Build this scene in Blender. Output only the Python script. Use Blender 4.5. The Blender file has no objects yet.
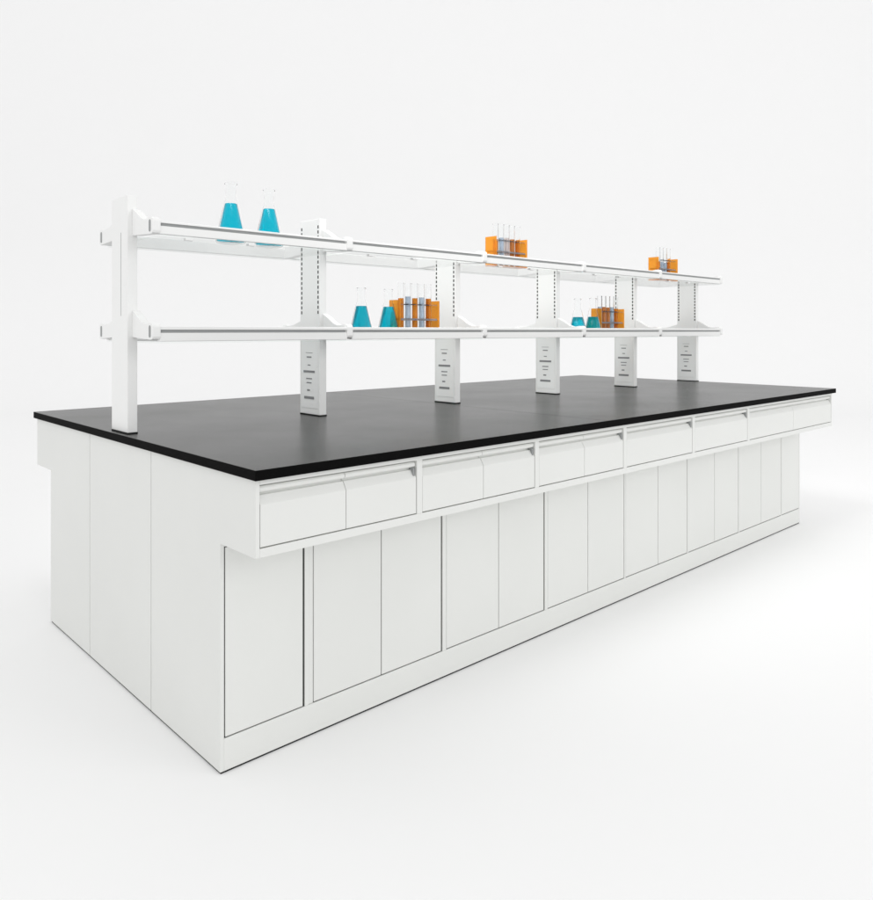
import bpy, bmesh, math, random
from mathutils import Vector
random.seed(4)
S = bpy.context.scene
COL = S.collection

# ------------------------------------------------------------------ camera
YAW = 0.7527
cam_d = bpy.data.cameras.new("camera")
cam_d.sensor_fit = 'HORIZONTAL'; cam_d.sensor_width = 36.0
cam_d.lens = 36.0 * 755.05 / 873.0
cam_d.shift_y = -(450.0 - 330.62) / 873.0
cam_d.clip_start = 0.05; cam_d.clip_end = 200.0
cam = bpy.data.objects.new("camera", cam_d); COL.objects.link(cam)
cam.location = (-0.9664, -1.6972, 1.1992)
cam.rotation_euler = (math.pi / 2, 0, -YAW)
S.camera = cam

# ------------------------------------------------------------------ light
W = bpy.data.worlds.new("World"); S.world = W; W.use_nodes = True
bg = W.node_tree.nodes["Background"]
bg.inputs[0].default_value = (1.0, 1.0, 1.0, 1); bg.inputs[1].default_value = 0.95

def area(name, loc, target, sx, sy, power):
    d = bpy.data.lights.new(name, 'AREA'); d.shape = 'RECTANGLE'; d.size = sx; d.size_y = sy
    d.energy = power; d.color = (1, 1, 1)
    o = bpy.data.objects.new(name, d); COL.objects.link(o); o.location = loc
    o.rotation_euler = (Vector(target) - Vector(loc)).to_track_quat('-Z', 'Y').to_euler()
    return o
area("added_fill_left", (-10.0, -7.5, 3.0), (1.5, 0.9, 0.9), 6.0, 4.0, 100)  # added fill that lifts the left-facing sides of the posts
area("softbox_front", (6.5, -11.0, 5.0), (2.0, 0.5, 0.5), 7.0, 4.0, 215)
area("added_fill_rack", (0.25, 0.35, 3.75), (2.3, 1.40, 1.2), 1.6, 1.2, 18).data.spread = math.radians(80)  # added fill, out of frame, only to brighten the post faces
area("added_fill_overhead", (-4.0, 0.0, 15.0), (-2.0, 0.0, 0.0), 14.0, 14.0, 150)  # added fill that evens out the floor brightness

S.view_settings.view_transform = 'Standard'; S.view_settings.look = 'None'
S.view_settings.exposure = 0.0; S.view_settings.gamma = 1.0
S.render.engine = 'CYCLES'
S.cycles.use_denoising = True
S.cycles.max_bounces = 16; S.cycles.diffuse_bounces = 8; S.cycles.transmission_bounces = 14
S.cycles.glossy_bounces = 6; S.cycles.transparent_max_bounces = 16

# ------------------------------------------------------------------ materials
def new_mat(name):
    m = bpy.data.materials.new(name); m.use_nodes = True
    return m, m.node_tree, m.node_tree.nodes["Principled BSDF"]

def painted(name, col, rough=0.42, spec=0.35, var=0.012, bump=0.04, scale=900.0):
    """powder-coated steel: faint orange peel and a very slight tone drift"""
    m, nt, p = new_mat(name)
    tc = nt.nodes.new('ShaderNodeTexCoord')
    n1 = nt.nodes.new('ShaderNodeTexNoise'); n1.inputs['Scale'].default_value = 2.3; n1.inputs['Detail'].default_value = 4
    n2 = nt.nodes.new('ShaderNodeTexNoise'); n2.inputs['Scale'].default_value = scale; n2.inputs['Detail'].default_value = 2
    nt.links.new(tc.outputs['Object'], n1.inputs['Vector']); nt.links.new(tc.outputs['Object'], n2.inputs['Vector'])
    r = nt.nodes.new('ShaderNodeValToRGB')
    r.color_ramp.elements[0].position = 0.3; r.color_ramp.elements[1].position = 0.7
    r.color_ramp.elements[0].color = tuple(c * (1 - var) for c in col) + (1,)
    r.color_ramp.elements[1].color = tuple(min(1, c * (1 + var)) for c in col) + (1,)
    nt.links.new(n1.outputs['Fac'], r.inputs['Fac']); nt.links.new(r.outputs['Color'], p.inputs['Base Color'])
    b = nt.nodes.new('ShaderNodeBump'); b.inputs['Strength'].default_value = bump; b.inputs['Distance'].default_value = 0.0006
    nt.links.new(n2.outputs['Fac'], b.inputs['Height']); nt.links.new(b.outputs['Normal'], p.inputs['Normal'])
    p.inputs['Roughness'].default_value = rough; p.inputs['Specular IOR Level'].default_value = spec
    return m

def glassy(name, col, rough=0.0, ior=1.45, trans=1.0):
    m, nt, p = new_mat(name)
    p.inputs['Base Color'].default_value = tuple(col) + (1,)
    p.inputs['Transmission Weight'].default_value = trans
    p.inputs['Roughness'].default_value = rough; p.inputs['IOR'].default_value = ior
    tc = nt.nodes.new('ShaderNodeTexCoord')
    n = nt.nodes.new('ShaderNodeTexNoise'); n.inputs['Scale'].default_value = 9
    r = nt.nodes.new('ShaderNodeMapRange'); r.inputs['To Min'].default_value = rough; r.inputs['To Max'].default_value = rough + 0.02
    nt.links.new(tc.outputs['Object'], n.inputs['Vector']); nt.links.new(n.outputs['Fac'], r.inputs['Value'])
    nt.links.new(r.outputs['Result'], p.inputs['Roughness']); p.inputs['Specular IOR Level'].default_value = 0.4
    return m

M = {}
M['steel'] = painted("white_powder_coated_steel", (0.738, 0.745, 0.725))
M['alu'] = painted("white_aluminium", (0.83, 0.833, 0.825), rough=0.35, spec=0.4)
M['gap'] = painted("dark_gap_shade", (0.02, 0.02, 0.019), rough=0.7, spec=0.2)  # dark colour in place of shade between panels
M['insert'] = painted("grey_rail_insert", (0.30, 0.31, 0.31), rough=0.5)
M['slot'] = painted("dark_slot", (0.06, 0.06, 0.06), rough=0.7, spec=0.2)
M['mark'] = painted("grey_socket_plastic", (0.24, 0.245, 0.25), rough=0.5)
M['plate'] = painted("pale_grey_plate", (0.87, 0.875, 0.87), rough=0.45)
M['contact_shade'] = painted("black_contact_shade", (0.015, 0.015, 0.015), rough=0.7, spec=0.2)  # black standing in for contact shade under bench and posts
M['floor'] = painted("white_studio_floor", (0.906, 0.906, 0.906), rough=0.9, spec=0.05, var=0.002, bump=0.0)
def sheet_glass(name, tint):
    """flat clear sheet: light passes straight through, reflections follow Fresnel"""
    m = bpy.data.materials.new(name); m.use_nodes = True; nt = m.node_tree; nt.nodes.clear()
    out = nt.nodes.new('ShaderNodeOutputMaterial'); mix = nt.nodes.new('ShaderNodeMixShader')
    tr = nt.nodes.new('ShaderNodeBsdfTransparent'); gl = nt.nodes.new('ShaderNodeBsdfGlossy'); fr = nt.nodes.new('ShaderNodeFresnel')
    tc = nt.nodes.new('ShaderNodeTexCoord'); n = nt.nodes.new('ShaderNodeTexNoise'); n.inputs['Scale'].default_value = 2.0
    r = nt.nodes.new('ShaderNodeMapRange'); r.inputs['To Min'].default_value = 0.01; r.inputs['To Max'].default_value = 0.04
    nt.links.new(tc.outputs['Object'], n.inputs['Vector']); nt.links.new(n.outputs['Fac'], r.inputs['Value']); nt.links.new(r.outputs['Result'], gl.inputs['Roughness'])
    tr.inputs['Color'].default_value = tuple(tint) + (1,); fr.inputs['IOR'].default_value = 1.22
    geo = nt.nodes.new('ShaderNodeNewGeometry'); inv = nt.nodes.new('ShaderNodeMath'); inv.operation = 'SUBTRACT'; inv.inputs[0].default_value = 1.0
    mul = nt.nodes.new('ShaderNodeMath'); mul.operation = 'MULTIPLY'                 # only the outer faces reflect: no trapped light inside the sheet
    nt.links.new(geo.outputs['Backfacing'], inv.inputs[1]); nt.links.new(fr.outputs['Fac'], mul.inputs[0]); nt.links.new(inv.outputs['Value'], mul.inputs[1])
    nt.links.new(mul.outputs['Value'], mix.inputs['Fac']); nt.links.new(tr.outputs['BSDF'], mix.inputs[1]); nt.links.new(gl.outputs['BSDF'], mix.inputs[2])
    nt.links.new(mix.outputs['Shader'], out.inputs['Surface'])
    return m
M['glass'] = sheet_glass("clear_sheet_glass", (0.975, 0.985, 0.98))
M['thin_glass'] = glassy("clear_labware_glass", (0.99, 0.995, 0.995), ior=1.11)
M['teal'] = glassy("teal_liquid", (0.0, 0.61, 0.79), rough=0.02, ior=1.25, trans=0.72)
M['orange_liquid'] = glassy("orange_liquid", (0.90, 0.33, 0.04), rough=0.05, ior=1.2, trans=0.5)
M['blue_liquid'] = glassy("pale_blue_liquid", (0.60, 0.71, 0.84), rough=0.05, ior=1.2, trans=0.6)
M['pink_liquid'] = glassy("pale_pink_liquid", (0.80, 0.70, 0.68), rough=0.05, ior=1.2, trans=0.6)
M['brown_liquid'] = glassy("red_brown_liquid", (0.72, 0.27, 0.08), rough=0.05, ior=1.2, trans=0.5)
M['acrylic'] = glassy("orange_acrylic", (0.96, 0.42, 0.05), rough=0.32, ior=1.2, trans=0.68)
M['clear_plate'] = glassy("clear_acrylic", (0.80, 0.83, 0.88), rough=0.05, ior=1.15, trans=0.95)
M['smoke'] = glassy("smoky_acrylic", (0.50, 0.48, 0.50), rough=0.1, ior=1.2, trans=0.6)

# black phenolic worktop
m, nt, p = new_mat("black_phenolic_worktop")
tc = nt.nodes.new('ShaderNodeTexCoord')
n1 = nt.nodes.new('ShaderNodeTexNoise'); n1.inputs['Scale'].default_value = 3.0; n1.inputs['Detail'].default_value = 5
n2 = nt.nodes.new('ShaderNodeTexNoise'); n2.inputs['Scale'].default_value = 700.0
nt.links.new(tc.outputs['Object'], n1.inputs['Vector']); nt.links.new(tc.outputs['Object'], n2.inputs['Vector'])
mr = nt.nodes.new('ShaderNodeMapRange')
mr.inputs['To Min'].default_value = 0.22; mr.inputs['To Max'].default_value = 0.29
nt.links.new(n1.outputs['Fac'], mr.inputs['Value']); nt.links.new(mr.outputs['Result'], p.inputs['Roughness'])
b = nt.nodes.new('ShaderNodeBump'); b.inputs['Strength'].default_value = 0.05; b.inputs['Distance'].default_value = 0.0005
nt.links.new(n2.outputs['Fac'], b.inputs['Height']); nt.links.new(b.outputs['Normal'], p.inputs['Normal'])
p.inputs['Base Color'].default_value = (0.013, 0.013, 0.0118, 1)
p.inputs['Specular IOR Level'].default_value = 0.16
M['black'] = m
M['black_edge'] = painted('black_edge_shaded', (0.0025, 0.0025, 0.0025), rough=0.7, spec=0.05)

# ------------------------------------------------------------------ helpers
def link(name, me, mat, parent=None, loc=(0, 0, 0)):
    o = bpy.data.objects.new(name, me); COL.objects.link(o); o.location = loc
    if mat is not None and not me.materials: me.materials.append(mat)
    if parent is not None: o.parent = parent
    return o

def to_mesh(bm, name, smooth=False):
    bmesh.ops.recalc_face_normals(bm, faces=bm.faces)
    me = bpy.data.meshes.new(name); bm.to_mesh(me); bm.free()
    if smooth:
        for f in me.polygons: f.use_smooth = True
    return me

def bevel_all(bm, w, seg=2):
    if w > 0:
        bmesh.ops.bevel(bm, geom=list(bm.edges), offset=w, segments=seg, profile=0.6, affect='EDGES', clamp_overlap=True)

def join(bm, part):
    me = bpy.data.meshes.new("tmp"); part.to_mesh(me); part.free(); bm.from_mesh(me); bpy.data.meshes.remove(me)

def box(bm, x0, x1, y0, y1, z0, z1, bev=0.0, seg=2):
    b_ = bmesh.new()
    vs = [b_.verts.new((x, y, z)) for x in (x0, x1) for y in (y0, y1) for z in (z0, z1)]
    for f in ((0, 1, 3, 2), (4, 6, 7, 5), (0, 4, 5, 1), (2, 3, 7, 6), (0, 2, 6, 4), (1, 5, 7, 3)):
        b_.faces.new([vs[i] for i in f])
    bmesh.ops.recalc_face_normals(b_, faces=b_.faces)
    bevel_all(b_, bev, seg); join(bm, b_)

def prism(bm, pts, x0, x1, bev=0.0, seg=2):
    """polygon in (y, z) extruded along x"""
    b_ = bmesh.new()
    a = [b_.verts.new((x0, y, z)) for y, z in pts]; c = [b_.verts.new((x1, y, z)) for y, z in pts]
    n = len(pts)
    b_.faces.new(a); b_.faces.new(c[::-1])
    for i in range(n): b_.faces.new((a[i], c[i], c[(i + 1) % n], a[(i + 1) % n]))
    bmesh.ops.recalc_face_normals(b_, faces=b_.faces)
    bevel_all(b_, bev, seg); join(bm, b_)

def lathe(bm, prof, n=32, cx=0, cy=0, z0=0):
    """closed profile of (r, z) spun round z; r = 0 points become poles"""
    rings = []
    for r, z in prof:
        if r < 1e-6: rings.append([bm.verts.new((cx, cy, z0 + z))])
        else: rings.append([bm.verts.new((cx + r * math.cos(2 * math.pi * k / n), cy + r * math.sin(2 * math.pi * k / n), z0 + z)) for k in range(n)])
    for A, B in zip(rings, rings[1:]):
        for k in range(n):
            k2 = (k + 1) % n
            if len(A) == 1 and len(B) == 1: continue
            if len(A) == 1: bm.faces.new((A[0], B[k], B[k2]))
            elif len(B) == 1: bm.faces.new((A[k], B[0], A[k2]))
            else: bm.faces.new((A[k], B[k], B[k2], A[k2]))

def boxes(name, mat, parent, *specs, bev=0.0):
    bm = bmesh.new()
    for s in specs: box(bm, *s, bev=bev)
    return link(name, to_mesh(bm, name), mat, parent)

def prisms(name, mat, parent, pts, x0, x1, bev=0.0, seg=2):
    bm = bmesh.new(); prism(bm, pts, x0, x1, bev, seg)
    return link(name, to_mesh(bm, name), mat, parent)

def empty(name, loc, label, cat, group=None):
    o = bpy.data.objects.new(name, None); COL.objects.link(o); o.location = loc
    o.empty_display_size = 0.05
    o['label'] = label; o['category'] = cat
    if group: o['group'] = group
    return o

def copy_tree(o, parent=None):
    c = o.copy(); COL.objects.link(c)
    c.parent = parent
    for ch in list(o.children): copy_tree(ch, c)
    return c

# ------------------------------------------------------------------ setting: white studio sweep
def sweep():
    f = Vector((math.sin(YAW), math.cos(YAW), 0)); r = Vector((math.cos(YAW), -math.sin(YAW), 0))
    c = Vector((cam.location.x, cam.location.y, 0))
    D, R, HW, B = 11.0, 3.0, 22.0, -14.0
    P = lambda a, s, z: c + f * a + r * s + Vector((0, 0, z))
    bm = bmesh.new()
    vs = [bm.verts.new(P(a, s, 0)) for a, s in ((B, -HW), (B, HW), (D, HW), (D, -HW))]
    bm.faces.new(vs)
    o = link("floor", to_mesh(bm, "floor"), M['floor']); o['kind'] = 'structure'
    bm = bmesh.new(); prev = None; n = 40
    prof = [(D + R * math.sin(t * math.pi / 2 / n), R - R * math.cos(t * math.pi / 2 / n)) for t in range(n + 1)] + [(D + R, 9.0)]
    for a, z in prof:
        cur = [bm.verts.new(P(a, -HW, z)), bm.verts.new(P(a, HW, z))]
        if prev: bm.faces.new((prev[0], prev[1], cur[1], cur[0]))
        prev = cur
    o = link("backdrop", to_mesh(bm, "backdrop", True), M['floor']); o['kind'] = 'structure'
sweep()

# ------------------------------------------------------------------ the bench
WD, IN, ZB, TB, HT, L = 1.846, 0.188, 0.624, 0.8232, 0.85, 3.898
Z0 = 0.0058
PZ = 0.0935
bench = empty("lab_bench", (0, 0, 0), "long white steel laboratory island bench with black worktop, drawers and cupboard doors", "lab bench")

# worktop: two slabs butted at a fine joint
bm = bmesh.new()
box(bm, -0.0103, 1.5146, -0.017, WD + 0.017, TB, HT, 0.0015)
box(bm, 1.5154, 3.918, -0.017, WD + 0.017, TB, HT, 0.0015)
wt = link("worktop", to_mesh(bm, "worktop"), M['black'], bench)
wt.data.materials.append(M['black_edge'])           # same black board, side faces coloured darker in place of shading
for f in wt.data.polygons:
    if abs(f.normal.z) < 0.3: f.material_index = 1

# end panels, near end: three upright sheets with fine seams
TH = 0.0115
S1, S2 = 0.646, 1.198
g = 0.0018
prisms("end_panel", M['steel'], bench, [(0, ZB), (0, TB), (S1 - g, TB), (S1 - g, Z0), (IN, Z0), (IN, ZB)], 0, TH, 0.0012)
boxes("end_panel", M['steel'], bench, (0, TH, S1 + g, S2 - g, Z0, TB), bev=0.0012)
prisms("end_panel", M['steel'], bench, [(S2 + g, Z0), (S2 + g, TB), (WD, TB), (WD, ZB), (WD - IN, ZB), (WD - IN, Z0)], 0, TH, 0.0012)
# far end: one sheet
prisms("end_panel", M['steel'], bench, [(0, ZB), (0, TB), (WD, TB), (WD, ZB), (WD - IN, ZB), (WD - IN, Z0), (IN, Z0), (IN, ZB)], L - TH, L, 0.0012)

# inner carcass, coloured dark to stand in for shade in the gaps
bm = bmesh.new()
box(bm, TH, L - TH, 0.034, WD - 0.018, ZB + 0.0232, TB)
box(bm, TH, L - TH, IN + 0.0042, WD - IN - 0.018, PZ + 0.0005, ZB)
for sy in (S1, S2): box(bm, 0.0035, TH + 0.001, sy - 0.004, sy + 0.004, Z0 + 0.001, TB - 0.001)  # dark strips behind the end seams, shade put in as colour
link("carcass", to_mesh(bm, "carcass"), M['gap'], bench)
# rear face sheets
boxes("rear_panel", M['steel'], bench, (TH, L - TH, WD - 0.018, WD, ZB, TB), bev=0.001)
boxes("rear_panel", M['steel'], bench, (TH, L - TH, WD - IN - 0.018, WD - IN, Z0, ZB), bev=0.001)
# plinth, and a black base strip painted in as the floor gap's shade
boxes("plinth", M['steel'], bench, (TH, L - TH, IN, IN + 0.020, Z0, PZ), bev=0.0012)
boxes("base", M['contact_shade'], bench, (0.003, L - 0.003, IN + 0.003, WD - IN - 0.003, 0.0, Z0 + 0.0005))

# drawer surround
N7 = 3.8843 / 7
DZ0, DZ1 = 0.6500, 0.8055
frame = [(TH, L - TH, 0.0, 0.034, ZB, DZ0 - 0.003), (TH, L - TH, 0.0, 0.034, DZ1 + 0.0032, TB)]
boxes("drawer_frame", M['steel'], bench, *frame, bev=0.0012)
for k in range(1, 6):
    boxes("divider", M['steel'], bench, (k * N7 - 0.0115, k * N7 + 0.0105, 0.0003, 0.034, DZ0 - 0.003, DZ1 + 0.0032), bev=0.0012)
boxes("drawer_bottom", M['steel'], bench, (TH, L - TH, 0.034, WD - 0.018, ZB, ZB + 0.0232))

DPROF = [(0.0012, DZ0), (0.0012, 0.7570), (0.0150, 0.7800), (0.0240, 0.7808), (0.0240, 0.7872), (0.0105, 0.7885),
         (0.0060, 0.7925), (0.0060, 0.7995), (0.0105, 0.8040), (0.0300, DZ1), (0.0330, DZ1), (0.0330, DZ0)]
def drawer(x0, x1, cap):
    d = prisms("drawer_front", M['steel'], bench, DPROF, x0, x1, 0.0008, 1)
    if cap:
        prisms("grip_recess_shade", M['insert'], d, [(0.0035, 0.7625), (0.0150, 0.7812), (0.0240, 0.7812), (0.0240, 0.7868), (0.0085, 0.7880), (0.0045, 0.7850)], x1 - 0.010, x1 - 0.004)  # dark piece standing in for the shaded hole at the recess end
el = TH + 0.0022
for u in range(7):
    a = u * N7 + 0.0105 + 0.0015 if u else el
    c = (u + 1) * N7 - 0.0115 - 0.0025 if u < 6 else L - TH - 0.002
    if u == 5: c = 6 * N7 - 0.0012
    if u == 6: a = 6 * N7 + 0.0012
    if u < 3:
        mid = (a + c) / 2 + 0.004
        drawer(a, mid - 0.0009, False); drawer(mid + 0.0009, c, True)
    else:
        drawer(a, c, u in (3, 4))

# cupboard doors and stiles
N14 = 3.9062 / 14
ZD0, ZD1 = PZ + 0.0036, 0.6110
boxes("head_rail", M['steel'], bench, (TH, L - TH, IN, IN + 0.020, ZD1 + 0.003, ZB - 0.0004), bev=0.001)
def door_edges(k):
    """(end of the door on the left, start of the door on the right) at boundary k"""
    b_ = k * N14
    if k == 0: return None, TH + 0.0038
    if k == 14: return L - TH - 0.0012, None
    if k == 1: return b_ - 0.0170, b_ + 0.0220
    if k % 2: return b_ - (0.0160 if k < 6 else 0.0095), b_ + (0.0110 if k < 6 else 0.0075)
    return b_ - 0.0017, b_ + 0.0017
for k in range(14):
    x0, x1 = door_edges(k)[1], door_edges(k + 1)[0]
    boxes("door", M['steel'], bench, (x0, x1, IN + 0.0005, IN + 0.019, ZD0, ZD1), bev=0.0011)
for k in range(1, 14, 2):
    b_ = k * N14
    gap = 0.0070 if k < 6 else 0.0040
    x0 = door_edges(k)[0] + gap; x1 = door_edges(k)[1] - 0.0018
    if k == 1:
        boxes("stile", M['steel'], bench, (x0, b_ + 0.0030, IN, IN + 0.020, PZ + 0.0004, ZD1 + 0.0026), (b_ + 0.0032, b_ + 0.0205, IN + 0.0030, IN + 0.020, PZ + 0.0004, ZD1 + 0.0026), bev=0.001)
    else:
        boxes("stile", M['steel'], bench, (x0, x1, IN, IN + 0.020, PZ + 0.0004, ZD1 + 0.0026), bev=0.001)

# ------------------------------------------------------------------ reagent rack on the worktop
X0, SP, YC, HP, PW = 0.0127, 0.7747, 0.9434, 0.0713, 0.034
YF, YR = 0.707, 1.180
ZU, ZL = 1.514, 1.1640
ZT = 1.657
rack = empty("reagent_rack", (X0, YC, HT), "white two tier reagent shelving on six posts along the middle of the black worktop", "shelving")
O = Vector((X0, YC, HT))
def rbox(name, mat, parent, *specs, bev=0.0):
    """boxes given in world numbers, stored relative to the rack's base"""
    return boxes(name, mat, parent, *[(s[0] - O.x, s[1] - O.x, s[2] - O.y, s[3] - O.y, s[4] - O.z, s[5] - O.z) for s in specs], bev=bev)
def rprism(name, mat, parent, pts, x0, x1, bev=0.0, seg=2):
    return prisms(name, mat, parent, [(y - O.y, z - O.z) for y, z in pts], x0 - O.x, x1 - O.x, bev, seg)

def make_post(first, top=ZT):
    x0, x1 = X0, X0 + PW
    p_ = rbox("post", M['alu'], rack, (x0, x1, YC - HP, YC + HP, HT + 0.0042, top), bev=0.0022)
    rbox("foot_shade", M['contact_shade'], p_, (x0 - 0.0005, x1 + 0.001, YC - HP - 0.002, YC + HP + 0.001, HT + 0.0002, HT + 0.0042))  # black layer put in as the shadow line under the post
    if first:
        rbox("slit", M['insert'], p_, (x0 - 0.0004, x0 + 0.001, 0.9275, 0.9305, 1.250, 1.535))
    else:
        rbox("face_plate", M['plate'], p_, (x0 - 0.0012, x0 + 0.001, YC - HP + 0.014, YC + HP - 0.014, HT + 0.030, ZL + 0.006), bev=0.0005)
        yc = YC + 0.002
        def bar(z, w, h, dy=0.0): return (x0 - 0.0022, x0 - 0.0008, yc + dy - w / 2, yc + dy + w / 2, z - h / 2, z + h / 2)
        for nm, args in (("label_line", (1.108, 0.050, 0.0018)), ("label_line", (1.090, 0.034, 0.0055)), ("switch", (1.057, 0.020, 0.0045)), ("socket", (1.030, 0.082, 0.0095)),
                         ("label_line", (1.001, 0.042, 0.0048)), ("label_line", (0.984, 0.036, 0.0045)), ("switch", (0.953, 0.020, 0.0070, .004)), ("socket", (0.922, 0.072, 0.0110))):
            rbox(nm, M['mark'], p_, bar(*args), bev=0.0003)
        sl = []
        for zz in range(19):
            z = 1.268 + zz * 0.0205
            for y in (YC - HP + 0.010, YC + HP - 0.012):
                sl.append((x0 - 0.0004, x0 + 0.001, y - 0.0040, y + 0.0040, z, z + 0.0125))
        rbox("slot_row", M['slot'], p_, *[s for s in sl if s[2] < YC and s[5] < top - 0.016])
        rbox("slot_row", M['slot'], p_, *[s for s in sl if s[2] > YC and s[5] < top - 0.016])
    return p_
make_post(True)
pp = make_post(False); pp.location.x += SP
ZT2 = ZU + 0.0430                              # the farther posts stop level with the top shelf
pp = make_post(False, ZT2); pp.location.x += 2 * SP
for k in range(3, 6):
    c = copy_tree(pp, rack); c.location.x = k * SP

def gusset(front, zr, low=False):
    """bracket outline in (y, z): concave arm from the post out to a rounded cap"""
    s = -1 if front else 1
    yp = YC + s * HP; ye = (YF - 0.004) if front else (YR + 0.004)
    out = abs(ye - yp)
    pts = [(0.0, 0.013), (out * 0.45, 0.009), (out - 0.012, 0.005), (out - 0.003, 0.0085), (out, 0.016),
           (out, 0.048), (out - 0.003, 0.0555), (out - 0.012, 0.0600), (out - 0.030, 0.0605), (out - 0.050, 0.0570), (out - 0.068, 0.0570),
           (out - 0.090, 0.0630), (out - 0.112, 0.0740), (out - 0.135, 0.0880), (0.0, 0.1040)]
    if not front: pts = pts[:10] + [(out - 0.09, 0.0600), (0.0, 0.0820)]
    if low: pts = pts[:10] + [(0.0, 0.0480)]
    return [(yp + s * a, zr + z) for a, z in pts]
protos = []
for zr in (ZU, ZL):
    for front in (True, False):
        b_ = rprism("bracket", M['alu'], rack, gusset(front, zr - (0.006 if zr == ZU else 0.0)), X0 + 0.016, X0 + 0.043, 0.0016)
        protos.append(b_)
lows = [rprism("bracket", M['alu'], rack, gusset(front, ZU - 0.006, True), X0 + 0.016, X0 + 0.043, 0.0016) for front in (True, False)]
for b_ in lows: b_.location.x = 2 * SP
for k in range(1, 6):
    for i, b_ in enumerate(protos):
        if k == 2 and i < 2: continue
        c = copy_tree(lows[i] if k > 2 and i < 2 else b_, rack); c.location.x = k * SP
for b_, (front, zr) in zip(protos, ((True, ZU - 0.006), (False, ZU - 0.006), (True, ZL), (False, ZL))):
    yc = YF + 0.018 if front else YR - 0.018
    st = [(yc + 0.0075 * math.cos(t), zr + 0.0325 + (0.0125 if math.sin(t) > 0 else -0.0125) + 0.0075 * math.sin(t)) for t in [2 * math.pi * (i + .5) / 20 for i in range(20)]]
    rprism("cap_slot", M['insert'], b_, st, X0 + 0.0152, X0 + 0.019)

def rail_pts(front, zr):
    s = 1 if front else -1; y0 = YF if front else YR
    h, g0, g1 = (0.043, 0.0270, 0.0360) if zr == ZU else (0.0490, 0.0285, 0.0380)
    pts = [(0.0012, 0.0), (0.0, 0.0015), (0.0, g0 - 0.0005), (0.0075, g0), (0.0075, g1), (0.0, g1 + 0.0005), (0.0, h - 0.0015), (0.0018, h),
           (0.0165, h), (0.018, h - 0.0015), (0.018, 0.0015), (0.0165, 0.0)]
    return [(y0 + s * a, zr + z) for a, z in pts]
def make_shelf(zr, clips):
    xa, xb = X0 + 0.0415, X0 + SP + 0.0175
    g_ = rbox("shelf", M['glass'], rack, (xa + 0.002, xb - 0.002, YF + 0.0030, YR - 0.0030, zr - 0.0062, zr - 0.0003), bev=0.0006)
    for fr in (True, False):
        r_ = rprism("rail", M['alu'], g_, rail_pts(fr, zr), xa, xb)
        y0 = YF + 0.0050 if fr else YR - 0.0074
        rbox("rail_insert", M['insert'], g_, (xa + 0.006, xb - 0.006, y0, y0 + 0.0024, zr + (0.0272 if zr == ZU else 0.0287), zr + (0.0358 if zr == ZU else 0.0378)))
    if clips:
        for x in (0.158, 0.392):
            rbox("shelf_clip", M['alu'], g_, (x - 0.014, x + 0.014, YF + 0.0040, YF + 0.022, zr - 0.0130, zr - 0.0061), bev=0.0005)
    return g_
for zr, cl in ((ZU, True), (ZL, False)):
    s0 = make_shelf(zr, cl)
    for k in range(1, 5):
        c = copy_tree(s0, rack); c.location.x = k * SP

# ------------------------------------------------------------------ glassware
GU, GL = ZU - 0.0001, ZL - 0.0001          # upper faces of the glass shelves
RB, RN, HC, HF = 0.0510, 0.0175, 0.150, 0.207
def flask_outer():
    return [(0, 0.0), (RB - 0.010, 0.0), (RB - 0.003, 0.002), (RB, 0.008), (RB - 0.0008, 0.014), (RN + 0.006, HC - 0.012), (RN + 0.001, HC + 0.002), (RN - 0.0005, HC + 0.012), (RN - 0.0005, HF - 0.010), (RN + 0.002, HF - 0.006), (RN + 0.0042, HF - 0.003), (RN + 0.0042, HF)]
def flask_mesh():
    t = 0.0018
    o = flask_outer()
    inner = [(RN + 0.001, HF), (RN - 0.0022, HF - 0.008), (RN - 0.0022, HC + 0.012), (RN - 0.0010, HC + 0.002), (RN + 0.004, HC - 0.013), (RB - 0.0032, 0.014), (RB - 0.0026, 0.009), (RB - 0.006, 0.0045), (RB - 0.012, 0.003), (0, 0.003)]
    bm = bmesh.new(); lathe(bm, o + inner, 40); return to_mesh(bm, "flask_glass", True)
def liquid_mesh(level):
    f = (level - 0.014) / (HC - 0.012 - 0.014)
    rt = (RB - 0.0040) + f * ((RN + 0.0030) - (RB - 0.0040))
    bm = bmesh.new()
    lathe(bm, [(0, 0.0034), (RB - 0.0130, 0.0034), (RB - 0.0072, 0.0050), (RB - 0.0042, 0.0100), (RB - 0.0042, 0.0145), (rt, level - 0.001), (rt - 0.0012, level), (0, level - 0.0004)], 40)
    return to_mesh(bm, "flask_liquid", True)
FM = flask_mesh(); LM = {}
def flask(x, y, z, level, label, sc=1.0):
    t = empty("conical_flask", (x, y, z), label, "flask", "conical flasks of teal liquid on the shelves")
    t.scale = (sc, sc, sc)
    link("glass_body", FM, M['thin_glass'], t)
    if level not in LM: LM[level] = liquid_mesh(level)
    link("liquid", LM[level], M['teal'], t)
flask(0.362, 0.812, GU, 0.137, "teal conical flask on the top shelf, the left one of that pair", 1.06)
flask(0.522, 0.818, GU, 0.137, "teal conical flask on the top shelf, the right one of that pair", 1.05)
flask(0.957, 0.815, GL, 0.134, "teal conical flask on the lower shelf with only another flask on its right", 1.03)
flask(1.103, 0.815, GL, 0.134, "teal conical flask touching the orange rack in the second bay of the lower shelf", 1.03)
flask(2.452, 0.812, GL, 0.108, "teal conical flask beside a shelf joint, left of the far lower pair", 1.02)
flask(2.590, 0.808, GL, 0.108, "teal conical flask overlapping the rack of brown tubes, right of the far lower pair", 1.05)

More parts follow.
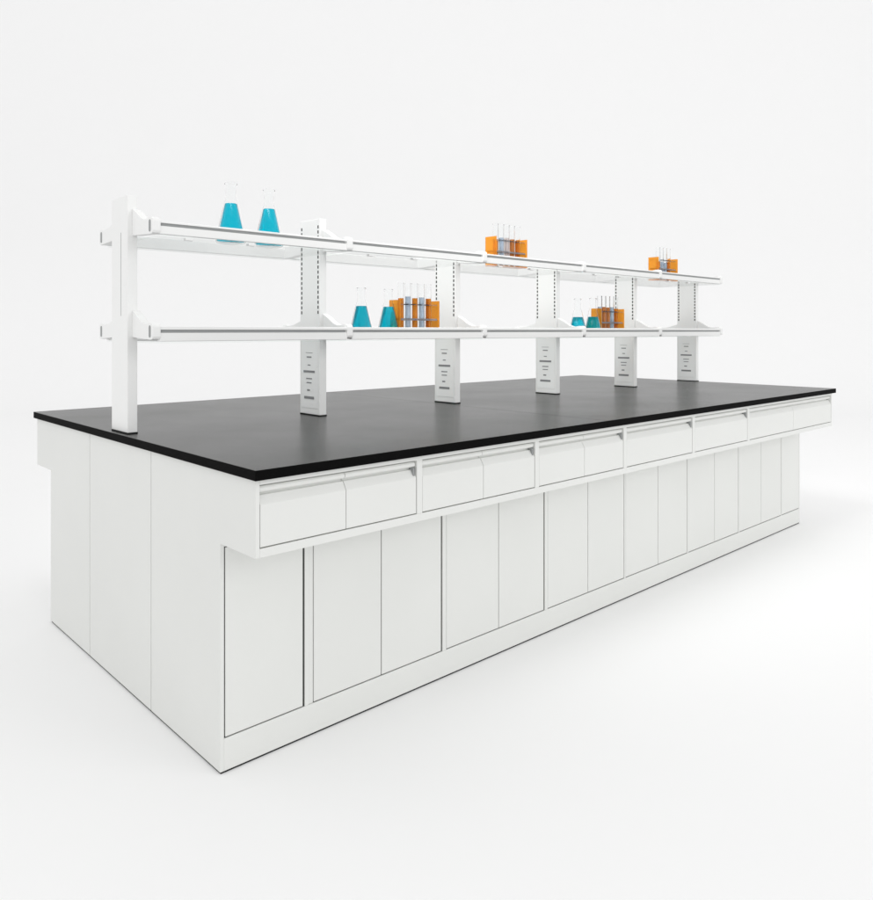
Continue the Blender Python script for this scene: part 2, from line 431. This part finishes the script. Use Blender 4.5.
RT, HTUBE = 0.0135, 0.220
def tube_mesh():
    def hemi(r, z, n=6): return [(r * math.sin(a), z + r - r * math.cos(a)) for a in [math.pi / 2 * i / n for i in range(n + 1)]]
    o = hemi(RT, 0) + [(RT, HTUBE - 0.006), (RT + 0.0022, HTUBE - 0.003), (RT + 0.0022, HTUBE)]
    ri = RT - 0.0012
    i = [(ri, HTUBE), (ri, 0.0012 + ri)] + hemi(ri, 0.0012)[::-1][1:]
    o[0] = (0, 0); i[-1] = (0, 0.0012)
    bm = bmesh.new(); lathe(bm, o + i, 24); return to_mesh(bm, "tube_glass", True)
def tube_liquid(level):
    r = RT - 0.0016
    h = [(r * math.sin(a), 0.0018 + r - r * math.cos(a)) for a in [math.pi / 2 * i / 6 for i in range(7)]]
    h[0] = (0, 0.0018)
    bm = bmesh.new(); lathe(bm, h + [(r, level - 0.001), (r - 0.001, level), (0, level - 0.0003)], 24)
    return to_mesh(bm, "tube_liquid", True)
TM = tube_mesh(); TL = {}
RL, RD, RH = 0.236, 0.070, 0.156
def rack_parts(t):
    for s in (-1, 1):
        x = s * (RL / 2 - 0.0035)
        bm = bmesh.new()
        box(bm, x - 0.0035, x + 0.0035, -RD / 2, RD / 2, 0.0, RH, 0.0015)
        link("end_plate", to_mesh(bm, "end_plate"), M['acrylic'], t)
    for z, mat, nm in ((0.0010, 'acrylic', "base_plate"), (0.074, 'smoke', "tube_plate"), (0.136, 'clear_plate', "tube_plate")):
        # plate with round holes for the tubes: ring strips round each hole
        bm = bmesh.new()
        xs = t['holes']; x0, x1 = -RL / 2 + 0.0072, RL / 2 - 0.0072; hw = RD / 2 - 0.004; th = 0.008 if mat == 'smoke' else 0.004
        if nm == "base_plate":
            box(bm, x0, x1, -hw, hw, z, z + th, 0.0005)
        else:
            rr = RT + 0.0008
            edges = [x0] + [(a + b_) / 2 for a, b_ in zip(xs, xs[1:])] + [x1]
            for cx, xa, xb in zip(xs, edges, edges[1:]):
                n = 32
                ang = [2 * math.pi * (k + .5) / n for k in range(n)]
                def outer(a):
                    dx, dy = math.cos(a), math.sin(a)
                    k1 = ((xb - cx) / dx if dx > 0 else (xa - cx) / dx) if abs(dx) > 1e-9 else 1e9
                    k2 = hw / abs(dy) if abs(dy) > 1e-9 else 1e9
                    kk = min(k1, k2); return cx + kk * dx, kk * dy
                top = [(bm.verts.new((cx + rr * math.cos(a), rr * math.sin(a), z + th)), bm.verts.new((*outer(a), z + th))) for a in ang]
                bot = [(bm.verts.new((cx + rr * math.cos(a), rr * math.sin(a), z)), bm.verts.new((*outer(a), z))) for a in ang]
                for k in range(n):
                    j = (k + 1) % n
                    bm.faces.new((top[k][0], top[k][1], top[j][1], top[j][0]))
                    bm.faces.new((bot[k][0], bot[j][0], bot[j][1], bot[k][1]))
                    bm.faces.new((top[k][0], top[j][0], bot[j][0], bot[k][0]))
                    bm.faces.new((top[k][1], bot[k][1], bot[j][1], top[j][1]))
        link(nm, to_mesh(bm, nm), M[mat], t)

WORD = {'orange_liquid': 'orange', 'blue_liquid': 'pale blue', 'pink_liquid': 'pale pink', 'brown_liquid': 'red-brown'}
ORD = ['leftmost', 'second from left', 'third from left', 'fourth from left', 'rightmost']
def tube_rack(x, y, z, liquids, label, where, sz=1.0):
    n = len(liquids); sp = 0.0405
    xs = [(k - (n - 1) / 2) * sp for k in range(n)]
    t = empty("test_tube_rack", (x, y, z), label, "test tube rack", "orange test tube racks on the shelves")
    t['holes'] = xs
    rack_parts(t); del t['holes']; t.scale.z = sz
    for k, (lq, lv) in enumerate(liquids):
        tu = empty("test_tube", (x + xs[k], y, z + 0.0056 * sz), "%s test tube, %s in the rack %s" % (WORD[lq], (ORD[k] if k < n - 1 else 'rightmost'), where), "test tube", "test tubes in the orange racks")
        tu.scale.z = sz
        link("glass_body", TM, M['thin_glass'], tu)
        if (lq, lv) not in TL: TL[(lq, lv)] = tube_liquid(lv)
        link("liquid", TL[(lq, lv)], M[lq], tu)
o_, b_, p_, r_ = 'orange_liquid', 'blue_liquid', 'pink_liquid', 'brown_liquid'
tube_rack(1.252, 0.812, GL, [(o_, .158), (b_, .166), (o_, .160), (b_, .164), (o_, .160)],
          "orange acrylic test tube rack next to two teal flasks on the nearer lower shelf", "beside two flasks", 1.08)
tube_rack(1.863, 0.812, GU, [(o_, .135), (b_, .150), (p_, .152), (r_, .148), (o_, .145)],
          "orange acrylic test tube rack standing alone in the third bay of the top shelf", "alone on the top shelf's middle", 0.93)
tube_rack(2.768, 0.830, GL, [(b_, .160), (r_, .160), (r_, .158), (b_, .160), (o_, .150)],
          "orange acrylic test tube rack partly behind a teal flask on the far lower shelf", "partly behind a flask", 1.04)
tube_rack(3.352, 0.812, GU, [(o_, .125), (b_, .125), (b_, .120), (o_, .125)],
          "small-looking orange test tube rack at the far right end of the top shelf", "at the top shelf's far right", 0.92)
